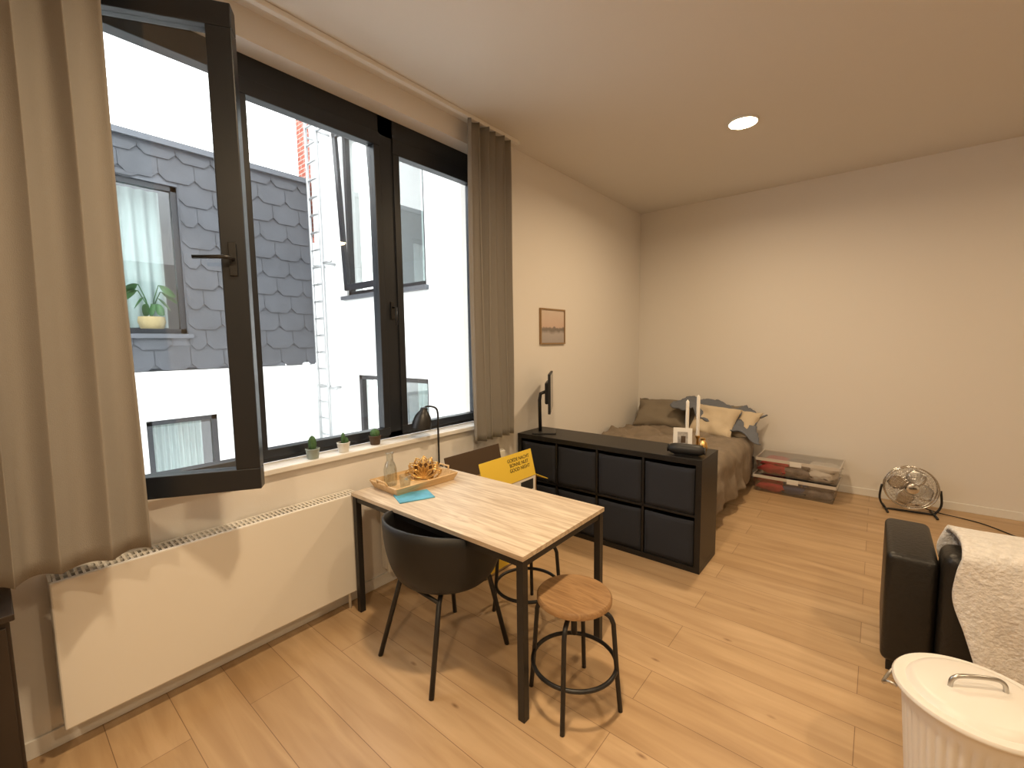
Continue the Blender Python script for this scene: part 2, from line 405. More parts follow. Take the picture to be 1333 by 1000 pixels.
# ------------------------------------------------------------ shelf unit
SX0,SX1,SY0,SY1,SH=-2.465,-.875,3.045,3.43,.80
sh=empty("cube_shelf",((SX0+SX1)/2,3.24,0))
t=.04;d=.016
pw=(SX1-SX0-2*t-3*d)/4; ph=(SH-2*t-d)/2
lst=[(SX0,SX1,SY0,SY1,0,t),(SX0,SX1,SY0,SY1,SH-t,SH),(SX0,SX0+t,SY0,SY1,t,SH-t),(SX1-t,SX1,SY0,SY1,t,SH-t),(SX0+t,SX1-t,SY0+.004,SY1,t+ph,t+ph+d)]
for i in range(1,4):
    x=SX0+t+i*pw+(i-1)*d
    lst.append((x,x+d,SY0+.004,SY1,t,SH-t))
lst.append((SX0+t,SX1-t,SY1-.008,SY1-.002,t,SH-t))
boxes("carcass",lst,'shelf',sh,bevel=.0015)
for i in range(4):
    for j in range(2):
        x=SX0+t+i*(pw+d); z=t+j*(ph+d)
        def fn(u,v,x=x,z=z,i=i,j=j):
            xx=x+.008+(pw-.016)*u; zz=z+.002+(ph-.028)*v
            yy=SY0+.012+.010*noise.noise(Vector((u*2+i*3,v*2+j*5,1)))-.006*sin(pi*u)*sin(pi*v)
            zz-= .008*sin(pi*u)*v*(.5+noise.noise(Vector((i,j,0))))
            return (xx,yy,zz)
        grid("fabric_bin_front",10,10,fn,'bin',sh,solid=.006)
        x0,x1,z0,z1=x+.008,x+pw-.008,z+.002,z+ph-.028
        boxes("fabric_bin_body",[(x0,x0+.005,SY0+.02,SY1-.03,z0,z1-.01),(x1-.005,x1,SY0+.02,SY1-.03,z0,z1-.01),(x0,x1,SY0+.02,SY1-.03,z0,z0+.005),(x0,x1,SY0+.02,SY1-.03,z1-.06,z1-.05)],'bin',sh)

# ------------------------------------------------------------ monitor on the shelf
mo=empty("monitor",(-2.26,3.27,.8))
xf=T((-2.245,3.25,1.17),rz=32)
box("screen_panel",-.012,.010,-.25,.25,-.17,.17,'shell',mo,bevel=.004,xf=xf)
box("screen_glass",.0101,.0115,-.24,.24,-.155,.16,'screen',mo,xf=xf)
box("rear_housing",-.045,-.012,-.14,.14,-.10,.09,'shell',mo,bevel=.012,xf=xf)
tubes("stand_arm",[([(-.04,0,0),(-.09,0,-.02),(-.10,0,-.08),(-.095,0,-.36)],.016)],'black',mo,xf=xf)
box("stand_base",-.16,.05,-.10,.10,-.37,-.358,'black',mo,bevel=.004,xf=xf)

# ------------------------------------------------------------ speaker, candles, card on shelf
sp=empty("portable_speaker",(-1.03,3.17,.8))
xf=T((-1.01,3.135,.8),rz=8)
grid("body",32,14,lambda u,v:((v-.5)*.24*(1),.045*cos(2*pi*u)*(1-(abs(2*v-1))**6*.5),.042+.040*sin(2*pi*u)*(1-(abs(2*v-1))**6*.5)),'shell',sp,closeu=True,xf=xf)
lathe("end_cap_1",(0,0,0),[(0,0),(.028,0),(.028,.006),(0,.006)],'black',sp,xf=xf@Matrix.Translation((-.12,0,.042))@Matrix.Rotation(radians(-90),4,'Y'))
lathe("end_cap_2",(0,0,0),[(0,0),(.028,0),(.028,.006),(0,.006)],'black',sp,xf=xf@Matrix.Translation((.12,0,.042))@Matrix.Rotation(radians(90),4,'Y'))
box("rubber_foot",-.08,.08,-.02,.02,0,.008,'black',sp,xf=xf)
pc=empty("photo_card",(-1.06,3.25,.8))
xf=T((-1.07,3.235,.801),rz=18,rx=-14)
box("card",-.065,.065,-.004,.004,0,.17,'paper',pc,bevel=.001,xf=xf)
box("picture_print",-.035,.035,-.0052,-.0042,.055,.14,mat("print_grey",(.35,.33,.31),.7,var=.5,vscale=30),pc,xf=xf)
box("picture_dark",-.012,.02,-.0058,-.0053,.06,.11,'kdark',pc,xf=xf)
box("easel_leg",-.01,.01,.004,.05,0,.006,'paper',pc,xf=T((-1.07,3.235,.801),rz=18))
cd=empty("candle_holder",(-1.04,3.38,.8))
for k,(x,y,h) in enumerate(((-1.085,3.375,.35),(-1.01,3.385,.39))):
    lathe("holder_%d"%k,(x,y,.8),[(0,0),(.035,0),(.035,.006),(.010,.014),(.009,.075),(.017,.085),(.017,.10),(0,.10)],'gold',cd,seg=24)
    lathe("candle_%d"%k,(x,y,.8),[(0,.10),(.013,.10),(.012,.10+h-.1),(.005,.10+h-.09),(0,.10+h-.085)],'wax',cd,seg=20)
lathe("gold_vase",(-.955,3.33,.80),[(0,0),(.025,0),(.034,.03),(.028,.06),(.014,.08),(.018,.095),(0,.09)],'gold',None,seg=28)

# ------------------------------------------------------------ bed
bd=empty("bed",(-1.75,4.6,0))
BX0,BX1,BY0,BY1=-2.44,-1.05,3.60,5.66
boxes("bed_frame",[(BX0,BX1,BY0,BY1,.12,.26)],'darkwood',bd,bevel=.008)
boxes("bed_legs",[(x,x+.06,y,y+.06,0,.12) for x in (BX0+.02,BX1-.08) for y in (BY0+.03,BY1-.1)],'darkwood',bd)
box("mattress",BX0,BX1,BY0+.01,BY1,.26,.47,'sheet',bd,bevel=.04)
def duv(u,v):
    y=BY0-.03+(5.30-BY0)*v
    wtop=BX1-BX0+.0
    hang=.37+.05*noise.noise(Vector((y*2.5,2,0)))
    s=u*(wtop+hang+.02)
    q1=1-abs(noise.noise(Vector((s*2.1+y*1.2,y*1.7-s,8))))*2
    rip=noise.noise(Vector((s*3.0,y*2.4,1.7)))*.05+noise.noise(Vector((s*8,y*6,4)))*.018+.045*max(0,q1)**3+.018*max(0,1-abs(noise.noise(Vector((s*6,y*5,3))))*3)
    if s<wtop-.03:
        x=BX0+.01+s; z=.525+rip
        if v<.06: z-= (1-v/.06)*.08
    else:
        k=s-(wtop-.03)
        if k<.10:
            a=k/.10*pi/2; x=BX0+.01+wtop-.03+.060*sin(a); z=.525-.064*(1-cos(a))+rip*(1-k/.1)
        else:
            x=BX0+.01+wtop+.030; z=.461-(k-.10)
        x+=(.022*sin(y*15+noise.noise(Vector((y,z*2,0)))*4)*min(1,k/.3)+rip*.5)*(1.0 if y<4.95 else .45)
    return (x,y,z)
grid("duvet",90,100,duv,'duvet',bd,solid=.025)
cushion("pillow_left",(.66,.46,.17),'pilA',bd,T((-2.06,5.43,.70),rx=42,rz=6),seed=1,wr=.05)
cushion("pillow_back",(.60,.42,.15),'pilA',bd,T((-1.48,5.50,.67),rx=60,rz=-3),seed=4,wr=.03)
cushion("pillow_beige",(.50,.42,.16),'pilB',bd,T((-1.40,5.26,.69),rx=50,rz=-8,ry=3),seed=2,wr=.04)
cushion("pillow_edge",(.36,.40,.14),'pilB',bd,T((-1.16,5.40,.66),rx=46,rz=-22),seed=3,wr=.03)
def cloth(u,v):
    # crumpled blanket thrown over the pillows at the head of the bed
    x=-1.86+.92*u+.05*sin(v*4+u*3)
    y=5.63-.36*v-.14*v*u
    ridge=.905-.16*max(0,u-.45)**1.2*1.6+.02*sin(u*9)
    z=ridge-.24*v**1.6*(.25+1.0*u)-.05*(1-v)*(1-v)
    n=noise.noise(Vector((u*5,v*3.2,3)))*.07+(1-abs(noise.noise(Vector((u*7+v*4,v*5,6))))*3)*.022
    return (x+n*.4,y+n*.5-.02,z+n)
grid("crumpled_blanket",50,34,cloth,'denim',bd,solid=.012)

# ------------------------------------------------------------ storage boxes
rimm=mat("frosted_rim",(.62,.58,.53),.3)
def sbox(z0,m1,m2,m3,dx,seed):
    g=empty("storage_box",(-.60,5.38,z0))
    xf=T((-.60+dx,5.385,z0),rz=-2)
    hx,hy,h=.365,.215,.185
    def ring(a,b,z): 
        return [(-a,-b,z),(a,-b,z),(a,b,z),(-a,b,z)]
    V=ring(hx-.03,hy-.03,.002)+ring(hx-.005,hy-.005,h-.02)
    F=[(0,3,2,1),(0,1,5,4),(1,2,6,5),(2,3,7,6),(3,0,4,7)]
    obj("tub",V,F,'plastic',g,solid=.002,xf=xf)
    boxes("lid",[(-hx,hx,-hy,hy,h-.010,h-.008)],'plastic',g,xf=xf)
    boxes("lid_rim",[(-hx,hx,-hy,-hy+.006,h-.03,h),(-hx,hx,hy-.006,hy,h-.03,h),(-hx,-hx+.006,-hy,hy,h-.03,h),(hx-.006,hx,-hy,hy,h-.03,h)],rimm,g,xf=xf)
    boxes("clips",[(-.05+.0,.05,-hy-.008,-hy,h-.05,h-.002)],'wtext',g,bevel=.002,xf=xf)
    cols=[m1,m2,m3]
    for k in range(6):
        cushion("clothes_%d"%k,(.28,.30,.10),cols[(k+seed)%3],g,xf@T((-.20+.2*(k%3),(-.03 if k<3 else .03),.05 if k<3 else .105),rz=random.uniform(-12,12)),n=10,wr=.02,seed=seed+k)
sbox(0,'gtext','red','navy',0,1)
sbox(.187,'gtext','wtext','red',.02,5)

# ------------------------------------------------------------ fan
fn_=empty("floor_fan",(.29,5.38,0))
xf=T((.29,5.38,.235),rz=8,rx=-6)
it=[]
for r in (.19,.165,.14,.115,.09,.065):
    dep=.05*(1-(r/.19)**2)
    it.append((circ((0,-.03-dep,0),r,48,'y'),.0016,True)); it.append((circ((0,.03+dep,0),r,48,'y'),.0016,True))
for k in range(36):
    a=2*pi*k/36
    for sg in (-1,1):
        it.append(([(r*cos(a),sg*(.03+.05*(1-(r/.19)**2)),r*sin(a)) for r in (.04,.09,.14,.19)],.0012))
tubes("wire_guard",it,'chrome',fn_,seg=5,xf=xf)
tubes("guard_rim",[(circ((0,-.03,0),.19,60,'y'),.006,True),(circ((0,.03,0),.19,60,'y'),.006,True)],'chrome',fn_,xf=xf)
lathe("badge",(0,0,0),[(0,0),(.045,0),(.045,.008),(.03,.014),(0,.014)],'chrome',fn_,xf=xf@Matrix.Translation((0,-.078,0))@Matrix.Rotation(radians(90),4,'X'))
lathe("motor",(0,0,0),[(0,0),(.05,0),(.06,.03),(.055,.10),(.03,.13),(0,.13)],'black',fn_,xf=xf@Matrix.Translation((0,.03,0))@Matrix.Rotation(radians(-90),4,'X'))
for k in range(4):
    R=xf@Matrix.Rotation(k*pi/2+.4,4,'Y')
    grid("blade_%d"%k,8,8,lambda u,v:((.03+.135*v),(-.02+.04*u),(-.045-.02*v+(.10+.03*v)*u)*(.6+.6*sin(pi*min(1,v*.9+.1)))),'steel',fn_,solid=.002,xf=R)
st=[(smoothpath([(-.205,0,.235),(-.215,0,.10),(-.17,0,.012),(-.12,0,.010),(.12,0,.010),(.17,0,.012),(.215,0,.10),(.205,0,.235)],5),.009),
    ([(-.17,-.12,.010),(-.17,0,.012),(-.17,.12,.010)],.010),([(.17,-.12,.010),(.17,0,.012),(.17,.12,.010)],.010)]
tubes("stand",st,'black',fn_,xf=T((.29,5.38,0),rz=8))
tubes("power_cable",[(smoothpath([(.33,5.45,.06),(.50,5.50,.006),(.75,5.40,.006),(.92,5.20,.006),(1.02,5.05,.006),(1.3,5.0,.006),(1.8,5.25,.006),(2.4,5.4,.006)]),.005)],'black',None,seg=6)

# ------------------------------------------------------------ picture
pf=empty("framed_picture",(XW+.01,3.63,1.76))
y0,y1,z0,z1=3.42,3.845,1.59,1.935
boxes("frame",[(XW,XW+.02,y0,y1,z0,z0+.014),(XW,XW+.02,y0,y1,z1-.014,z1),(XW,XW+.02,y0,y0+.014,z0+.014,z1-.014),(XW,XW+.02,y1-.014,y1,z0+.014,z1-.014)],'oframe',pf)
pm=bpy.data.materials.new("landscape_print"); pm.use_nodes=True; nt=pm.node_tree; b=nt.nodes["Principled BSDF"]
g=nt.nodes.new("ShaderNodeNewGeometry"); sx=nt.nodes.new("ShaderNodeSeparateXYZ"); nt.links.new(g.outputs["Position"],sx.inputs[0])
nz=nt.nodes.new("ShaderNodeTexNoise"); nz.inputs["Scale"].default_value=14; nt.links.new(g.outputs["Position"],nz.inputs["Vector"])
ma=nt.nodes.new("ShaderNodeMath"); ma.operation='MULTIPLY_ADD'; ma.inputs[1].default_value=.06; nt.links.new(nz.outputs[0],ma.inputs[0]); nt.links.new(sx.outputs[2],ma.inputs[2])
mr=nt.nodes.new("ShaderNodeMapRange"); mr.inputs[1].default_value=z0+.03; mr.inputs[2].default_value=z1+.03; nt.links.new(ma.outputs[0],mr.inputs[0])
cr=nt.nodes.new("ShaderNodeValToRGB"); e=cr.color_ramp.elements
e[0].position=0; e[0].color=(.36,.33,.33,1); e[1].position=1; e[1].color=(.66,.56,.48,1)
for p_,c_ in ((.30,(.44,.40,.39,1)),(.40,(.20,.17,.15,1)),(.46,(.24,.20,.18,1)),(.50,(.62,.46,.38,1))):
    q=e.new(p_); q.color=c_
nt.links.new(mr.outputs[0],cr.inputs[0]); nt.links.new(cr.outputs[0],b.inputs["Base Color"]); b.inputs["Roughness"].default_value=.3
box("print",XW+.002,XW+.012,y0+.014,y1-.014,z0+.014,z1-.014,pm,pf)

# ------------------------------------------------------------ sofa + throw
so=empty("sofa",(1.0,3.0,0))
def rbox(name,x0,x1,y0,y1,z0,z1,b=.04):
    o=box(name,x0,x1,y0,y1,z0,z1,'sofa',so); m=o.modifiers.new("b",'BEVEL'); m.width=b; m.segments=4
    for p in o.data.polygons: p.use_smooth=True
    return o
rbox("arm_left",.075,.26,2.66,3.22,.06,.60,.03)
rbox("arm_right",1.78,1.98,2.66,3.22,.06,.60,.03)
rbox("backrest",.262,1.778,2.62,2.82,.08,.66,.05)
rbox("seat_base",.262,1.778,2.82,3.18,.08,.30,.02)
rbox("seat_cushion_1",.265,1.02,2.83,3.19,.30,.43,.04)
rbox("seat_cushion_2",1.03,1.775,2.83,3.19,.30,.43,.04)
boxes("feet",[(x,x+.05,y,y+.05,0,.07) for x in (.10,1.88) for y in (2.70,3.14)],'black',so)
def thr(u,v):
    x=.290+.66*u; s=v
    n=noise.noise(Vector((u*4,v*4,1)))*.022
    x+=.09*v*(1-u)*max(0,v-.4)*2+.04*noise.noise(Vector((v*4,u*2,9)))
    if s<.25: return (x,2.90+.03*(.25-s), .69-(.25-s)*.8+n*.3)
    if s<.42:
        k=(s-.25)/.17; return (x,2.90-.315*k,.69+.022*sin(pi*k)**.5+n*.5+.005)
    k=(s-.42)/.58
    return (x,2.580-.030*sin(u*14+2*k)*k+n-.014,.69-.58*k*(1+.08*noise.noise(Vector((u*3,0,2)))))
grid("throw_blanket",50,54,thr,'throw',None,solid=.022)

# ------------------------------------------------------------ waste bin
cx,cy=.29,1.91
wb=empty("waste_bin",(cx,cy,0))
lathe("drum",(cx,cy,0),[(0,.01),(.135,.01),(.14,.0),(.145,.012),(.147,.035),(.149,.05),(.174,.40),(.176,.42),(.180,.45),(.188,.462),(.180,.47)],'binw',wb,seg=240,ribs=(.04,.41,40,.006))
lathe("lid",(cx,cy,0),[(.196,.462),(.202,.468),(.203,.474),(.198,.481),(.178,.484),(.168,.480),(.155,.496),(.140,.500),(.05,.510),(0,.512)],'binw',wb,seg=64)
tubes("lid_handle",[(smoothpath([(cx-.065,cy-.035,.505),(cx-.06,cy-.032,.532),(cx-.035,cy-.020,.545),(cx+.035,cy+.020,.545),(cx+.06,cy+.032,.532),(cx+.065,cy+.035,.505)],4),.0065)],'steel',wb)
for a in (radians(165),radians(-15)):
    c_=cos(a);s_=sin(a)
    def q(r,tn,z): return (cx+r*c_-tn*s_, cy+r*s_+tn*c_, z)
    tubes("side_handle",[(smoothpath([q(.176,-.06,.43),q(.20,-.06,.43),q(.218,-.045,.41),q(.218,.045,.41),q(.20,.06,.43),q(.176,.06,.43)],3),.005)],'steel',wb)

# ------------------------------------------------------------ carton
cb=empty("cardboard_box",(-2.155,2.37,0))
xf=T((-2.155,2.375,0),rz=0)
w,dd,hh=.175,.295,.60
boxes("carton_walls",[(-w,w,-dd,-dd+.006,0,hh),(-w,w,dd-.006,dd,0,hh),(-w,-w+.006,-dd,dd,0,hh),(w-.006,w,-dd,dd,0,hh),(-w,w,-dd,dd,0,.006)],'kraft',cb,xf=xf)
boxes("yellow_print_band",[(-w+.01,w-.01,-dd-.0015,-dd-.0005,.02,.30),(w+.0004,w+.0014,-dd+.01,dd-.01,.02,.28)],'yellow',cb,xf=xf)
boxes("white_print_panel",[(w+.0005,w+.0015,-dd+.02,dd-.02,.29,hh-.005)],'paper',cb,xf=xf)
boxes("black_print_panel",[(w+.0016,w+.0022,-.14,.02,.42,hh-.05),(w+.0016,w+.0022,.10,.25,.50,hh-.02),(w+.0016,w+.0022,.10,.20,.42,.48)],'text',cb,xf=xf)
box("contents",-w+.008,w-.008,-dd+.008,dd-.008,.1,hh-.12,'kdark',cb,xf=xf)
FR=xf@Matrix.Translation((w-.003,0,hh))@Matrix.Rotation(radians(-14),4,'Y')
box("flap_right",-.003,.003,-dd+.01,dd-.01,0,.20,'yellow',cb,xf=FR)
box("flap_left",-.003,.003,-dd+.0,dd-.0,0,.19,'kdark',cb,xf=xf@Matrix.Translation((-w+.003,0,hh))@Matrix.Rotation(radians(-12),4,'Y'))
box("flap_near",-w+.004,w-.004,-.003,.003,0,.15,'kraft',cb,xf=xf@Matrix.Translation((0,-dd+.003,hh))@Matrix.Rotation(radians(-120),4,'X'))
box("flap_far",-w,w,-.003,.003,0,.17,'yellow',cb,xf=xf@Matrix.Translation((0,dd-.003,hh))@Matrix.Rotation(radians(-115),4,'X'))
def text(body,size,m,parent,mx):
    cu=bpy.data.curves.new("printed_text",'FONT'); cu.body=body; cu.size=size; cu.extrude=.0003; cu.align_x='CENTER'
    tmp=bpy.data.objects.new("tmp",cu); COL.objects.link(tmp); bpy.context.view_layer.update()
    me=bpy.data.meshes.new_from_object(tmp.evaluated_get(bpy.context.evaluated_depsgraph_get())); bpy.data.objects.remove(tmp)
    me.transform(mx); o=bpy.data.objects.new("printed_text",me); me.materials.clear(); me.materials.append(M[m]); COL.objects.link(o)
    o.parent=parent; o.matrix_parent_inverse=Matrix.Translation(-Vector(parent.location)); return o
text("GOEDE NACHT\nBONNE NUIT\nGOOD NIGHT",.036,'text',cb,FR@Matrix.Translation((.0045,.12,.145))@Matrix.Rotation(radians(90),4,'Z')@Matrix.Rotation(radians(90),4,'X'))

# ------------------------------------------------------------ tabletop things
tr=empty("serving_tray",(-2.19,1.68,TZ))
xf=T((-2.19,1.68,TZ+.005),rz=-3)
a,b_=.145,.225
V=[(-a+.02,-b_+.02,0),(a-.02,-b_+.02,0),(a-.02,b_-.02,0),(-a+.02,b_-.02,0),(-a,-b_,.045),(a,-b_,.045),(a,b_,.045),(-a,b_,.045)]
obj("tray_body",V,[(0,3,2,1),(0,1,5,4),(1,2,6,5),(2,3,7,6),(3,0,4,7)],'tray',tr,solid=.008,xf=xf)
tubes("tray_handles",[([(-.05,-b_,.045),(-.045,-b_-.01,.065),(.045,-b_-.01,.065),(.05,-b_,.045)],.006),([(-.05,b_,.045),(-.045,b_+.01,.065),(.045,b_+.01,.065),(.05,b_,.045)],.006)],'tray',tr,xf=xf)
lathe("glass_carafe",(-2.265,1.555,TZ+.010),[(0,.0),(.036,.0),(.038,.01),(.038,.10),(.030,.13),(.020,.15),(.019,.185),(.024,.20)],'cglass',None,seg=32,solid=.002)
lathe("drinking_glass",(-2.125,1.56,TZ+.010),[(0,.0),(.027,.0),(.033,.085)],'cglass',None,seg=32,solid=.002)
nh=empty("gold_napkin_holder",(-2.20,1.75,TZ))
def leaf(cx_,s,ang):
    pts=[]
    for k in range(9):
        t_=k/8; pts.append((s*.5*sin(pi*t_)*.55,0,s*t_))
    lft=[(-p[0],0,p[2]) for p in pts[::-1]]
    return [Vector((p[0]*cos(ang)+p[2]*sin(ang)+cx_,0,-p[0]*sin(ang)+p[2]*cos(ang))) for p in pts+lft[1:-1]]
its=[]
for off in (-.022,.022):
    for k in range(7):
        an=radians(-75+25*k); L_=.13
        lf=leaf(0,L_,an); its.append(([(p.x*.9,p.y+off,p.z+.014) for p in lf],.004,True))
        its.append(([(0,off,.014),(L_*sin(an)*.9,off,L_*cos(an)+.014)],.003))
its.append(([(-.06,-.022,.006),(.06,-.022,.006),(.06,.022,.006),(-.06,.022,.006)],.003,True))
tubes("leaf_fans",its,'gold',nh,seg=6,xf=T((-2.20,1.76,TZ+.010),rz=45))
boxes("napkins",[(-.06,.06,-.016,.016,.006,.10)],mat("brown_napkin",(.16,.08,.03),.9),nh,xf=T((-2.20,1.76,TZ+.010),rz=45),bevel=.003)
box("blue_card",-.075,.075,-.10,.10,0,.006,'blue',None,xf=T((-2.0,1.525,TZ+.0005),rz=-22),bevel=.001)

# ------------------------------------------------------------ desk lamp on the radiator
lx,ly=-2.43,2.04
lp=empty("desk_lamp",(lx,ly,.71))
lathe("base",(lx,ly,.71),[(0,0),(.065,0),(.065,.012),(.058,.018),(0,.02)],'black',lp,seg=36)
tubes("stem",[(smoothpath([(lx+.02,ly+.03,.72),(lx+.02,ly+.03,1.0),(lx+.02,ly+.03,1.11),(lx+.015,ly+.015,1.15),(lx+.0,ly-.02,1.165),(lx-.01,ly-.05,1.165),(lx-.012,ly-.08,1.15)],5),.007)],'black',lp)
lathe("shade",(0,0,0),[(.068,-.11),(.065,-.07),(.054,-.025),(.038,0.0),(.026,.014),(.023,.035),(0,.04)],'black',lp,seg=32,solid=.003,xf=T((lx-.008,ly-.075,1.125),rx=-10,ry=4))
tubes("cord",[([(lx,ly+.06,.715),(lx+.0,ly+.12,.716),(lx-.02,ly+.2,.716)],.003)],'black',lp,seg=6)

# ------------------------------------------------------------ cacti
def cactus(x,y,h,pm,kind):
    g=empty("potted_cactus",(x,y,WZ0))
    lathe("pot",(x,y,WZ0+.0005),[(0,0),(.030,0),(.038,.055),(.040,.058),(.036,.060),(.034,.050),(0,.050)],pm,g,seg=28)
    lathe("soil",(x,y,WZ0),[(0,.053),(.034,.053),(0,.0535)],'soil',g,seg=20)
    def ribs(r0,hh,x_,y_,zb,n=9):
        def fn(u,v):
            a=2*pi*u; r=r0*(sin(pi*min(1,(v*.9+.12)))**.45)*(1+.12*cos(n*a))
            if v>.999: r=.001
            return (x_+r*cos(a),y_+r*sin(a),zb+hh*v)
        grid("cactus_stem",45,14,fn,'cactus',g,closeu=True)
    if kind==0: ribs(.021,h,x,y,WZ0+.05)
    elif kind==1:
        ribs(.013,h,x,y,WZ0+.05,7); ribs(.010,h*.6,x+.018,y+.012,WZ0+.05,7); ribs(.010,h*.5,x-.016,y+.015,WZ0+.05,7)
    else:
        ribs(.028,h,x,y,WZ0+.05,11)
cactus(-2.505,1.20,.085,'potg',0)
cactus(-2.51,1.395,.07,'pot',1)
cactus(-2.53,1.63,.055,'kdark',2)

# ------------------------------------------------------------ dark cabinet at far left
dc=empty("side_cabinet",(-2.3,-.4,0))
boxes("cabinet_body",[(-2.465,-2.20,-.75,.0,.08,.70),(-2.47,-2.18,-.77,.012,.70,.725)],'darkwood',dc,bevel=.004)
boxes("cabinet_feet",[(x,x+.03,y,y+.03,0,.08) for x in (-2.45,-2.24) for y in (-.74,-.04)],'darkwood',dc)
boxes("cabinet_doors",[(-2.20,-2.188,-.74,-.38,.10,.68),(-2.20,-2.188,-.37,-.01,.10,.68)],'darkwood',dc,bevel=.002)

# ------------------------------------------------------------ ceiling downlights
def downlight(x,y,power,name="ceiling_downlight"):
    g=empty(name,(x,y,ZC))
    lathe("trim_ring",(x,y,ZC),[(.096,-.002),(.110,-.002),(.107,-.014),(.098,-.016),(.096,-.010)],'white',g,seg=48)
    lathe("diffuser",(x,y,ZC),[(0,-.003),(.095,-.003),(.095,-.012),(.08,-.018),(.0,-.020)],'lens',g,seg=48)
    ld=bpy.data.lights.new("downlight_lamp",'AREA'); ld.shape='DISK'; ld.size=.17; ld.energy=power; ld.color=(1,.74,.46); ld.spread=radians(165)
    lo=bpy.data.objects.new("downlight_lamp",ld); COL.objects.link(lo); lo.location=(x,y,ZC-.026); lo.parent=g; lo.matrix_parent_inverse=Matrix.Translation(-Vector(g.location))
for x,y,p in ((-.88,3.87,30),(1.5,3.87,11),(-.88,1.1,42),(1.5,1.1,26),(.3,-1.2,38)):
    downlight(x,y,p)

# ------------------------------------------------------------ courtyard outside
SXp=-7.7; RY=3.92
def hole_wall(name, plane, pv, a0,a1,z0,z1, holes, th, m):
    ys=sorted(set([a0,a1]+[h[0] for h in holes]+[h[1] for h in holes])); zs=sorted(set([z0,z1]+[h[2] for h in holes]+[h[3] for h in holes]))
    lst=[]
    for i in range(len(ys)-1):
        for j in range(len(zs)-1):
            cy_=(ys[i]+ys[i+1])/2; cz_=(zs[j]+zs[j+1])/2
            if any(h[0]<cy_<h[1] and h[2]<cz_<h[3] for h in holes): continue
            if plane=='x': lst.append((pv-th,pv,ys[i],ys[i+1],zs[j],zs[j+1]))
            else: lst.append((ys[i],ys[i+1],pv,pv+th,zs[j],zs[j+1]))
    return boxes(name,lst,m)
w1=(.45,1.97,1.80,3.85); w2=(1.40,2.25,-.6,.60)
hole_wall("slate_building_upper",'x',SXp,-6,RY-.05,1.32,4.36,[w1],.3,'zinc')
hole_wall("rendered_building_base",'x',SXp+.045,-6,RY-.002,-3,1.28,[w2],.3,'render')
box("roof_coping",SXp-.35,SXp+.08,-6,RY-.06,4.36,4.44,'zinc')
box("building_mass",SXp-5,SXp-1.2,-6,RY-.1,-3,4.3,'zinc')
V=[];F=[]
rh=.29;tw=.42;row=0;z=1.34
while z<4.36:
    y=-6+(tw/2 if row%2 else 0)
    while y<RY-.06:
        y0_,y1_=y,min(y+tw-.006,RY-.06); zb=z-.05; zt=min(z+rh,4.36)
        ov=(y1_>w1[0] and y0_<w1[1] and zt>w1[2] and zb<w1[3])
        if ov:
            if y0_<w1[0]: y1_=w1[0]-.01
            elif y1_>w1[1]: y0_=w1[1]+.01
            elif zb<w1[2] and zt>w1[2]: zt=w1[2]-.01
            elif zt>w1[3] and zb<w1[3]: zb=w1[3]+.01
            else: y+=tw; continue
        if y1_-y0_<.04 or zt-zb<.04: y+=tw; continue
        xo=SXp+.030+random.uniform(0,.005); xi=SXp+.006; c=min(.08,(y1_-y0_)*.3)
        n=len(V)
        zc=zb+min(.08,(zt-zb)*.5)
        V+=[(xo,y0_,zc),(xo,y0_+c,zb),(xo,y1_-c,zb),(xo,y1_,zc),(xi,y1_,zt),(xi,y0_,zt),
            (xo-.012,y0_,zc),(xo-.012,y0_+c,zb),(xo-.012,y1_-c,zb),(xo-.012,y1_,zc)]
        F+=[(n,n+1,n+2,n+3,n+4,n+5),(n,n+6,n+7,n+1),(n+1,n+7,n+8,n+2),(n+2,n+8,n+9,n+3)]
        y+=tw
    z+=rh; row+=1
obj("slate_shingles",V,F,'slate')
def extwin(name,plane,pv,a0,a1,z0,z1,mull=(),sill=True,cov=.62):
    g=empty(name,(pv,a0,z0) if plane=='x' else (a0,pv,z0)); f=.07
    def bx(aa,ab,za,zb,d0,d1):
        return (pv+d0,pv+d1,aa,ab,za,zb) if plane=='x' else (aa,ab,pv-d1,pv-d0,za,zb)
    l=[bx(a0,a1,z0,z0+f,-.12,-.04),bx(a0,a1,z1-f,z1,-.12,-.04),bx(a0,a0+f,z0,z1,-.12,-.04),bx(a1-f,a1,z0,z1,-.12,-.04)]
    for mm in mull: l.append(bx(mm-.04,mm+.04,z0,z1,-.12,-.04))
    boxes("frame",l,'frame',g)
    boxes("pane",[bx(a0+f,a1-f,z0+f,z1-f,-.085,-.08)],'glass',g)
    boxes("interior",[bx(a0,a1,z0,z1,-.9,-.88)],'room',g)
    if cov:
        def fn(u,v):
            a=a0+(a1-a0)*(u*cov); zz=z0+.1+(z1-z0-.1)*v; dpt=-.50+.03*sin(u*60)
            return (pv+dpt,a,zz) if plane=='x' else (a1-(a1-a0)*(u*cov),pv-dpt+.2,zz)
        grid("net_curtain",90,3,fn,'teal',g)
    if sill:
        boxes("outer_sill",[bx(a0-.08,a1+.05,z0-.06,z0,-.1,.07)],'zinc',g)
    return g
extwin("window_2",'x',SXp,*w1,cov=.93)
extwin("window_3",'x',SXp+.045,*w2,cov=.9)
u1=(-6.72,-4.72,2.40,4.95); u2=(-6.52,-4.74,-.4,1.13)
hole_wall("white_rendered_building",'y',RY,SXp,XW-.36,-3,7.5,[u1,u2],.3,'render')
extwin("window_4",'y',RY,*u1,mull=(-5.60,),cov=.45)
extwin("window_5",'y',RY,*u2,mull=(-5.6,))
tw_=empty("casement_window",(-6.1,RY,2.5))
xf=Matrix.Translation((0,RY-.035,2.48))@Matrix.Rotation(radians(2.5),4,'X')
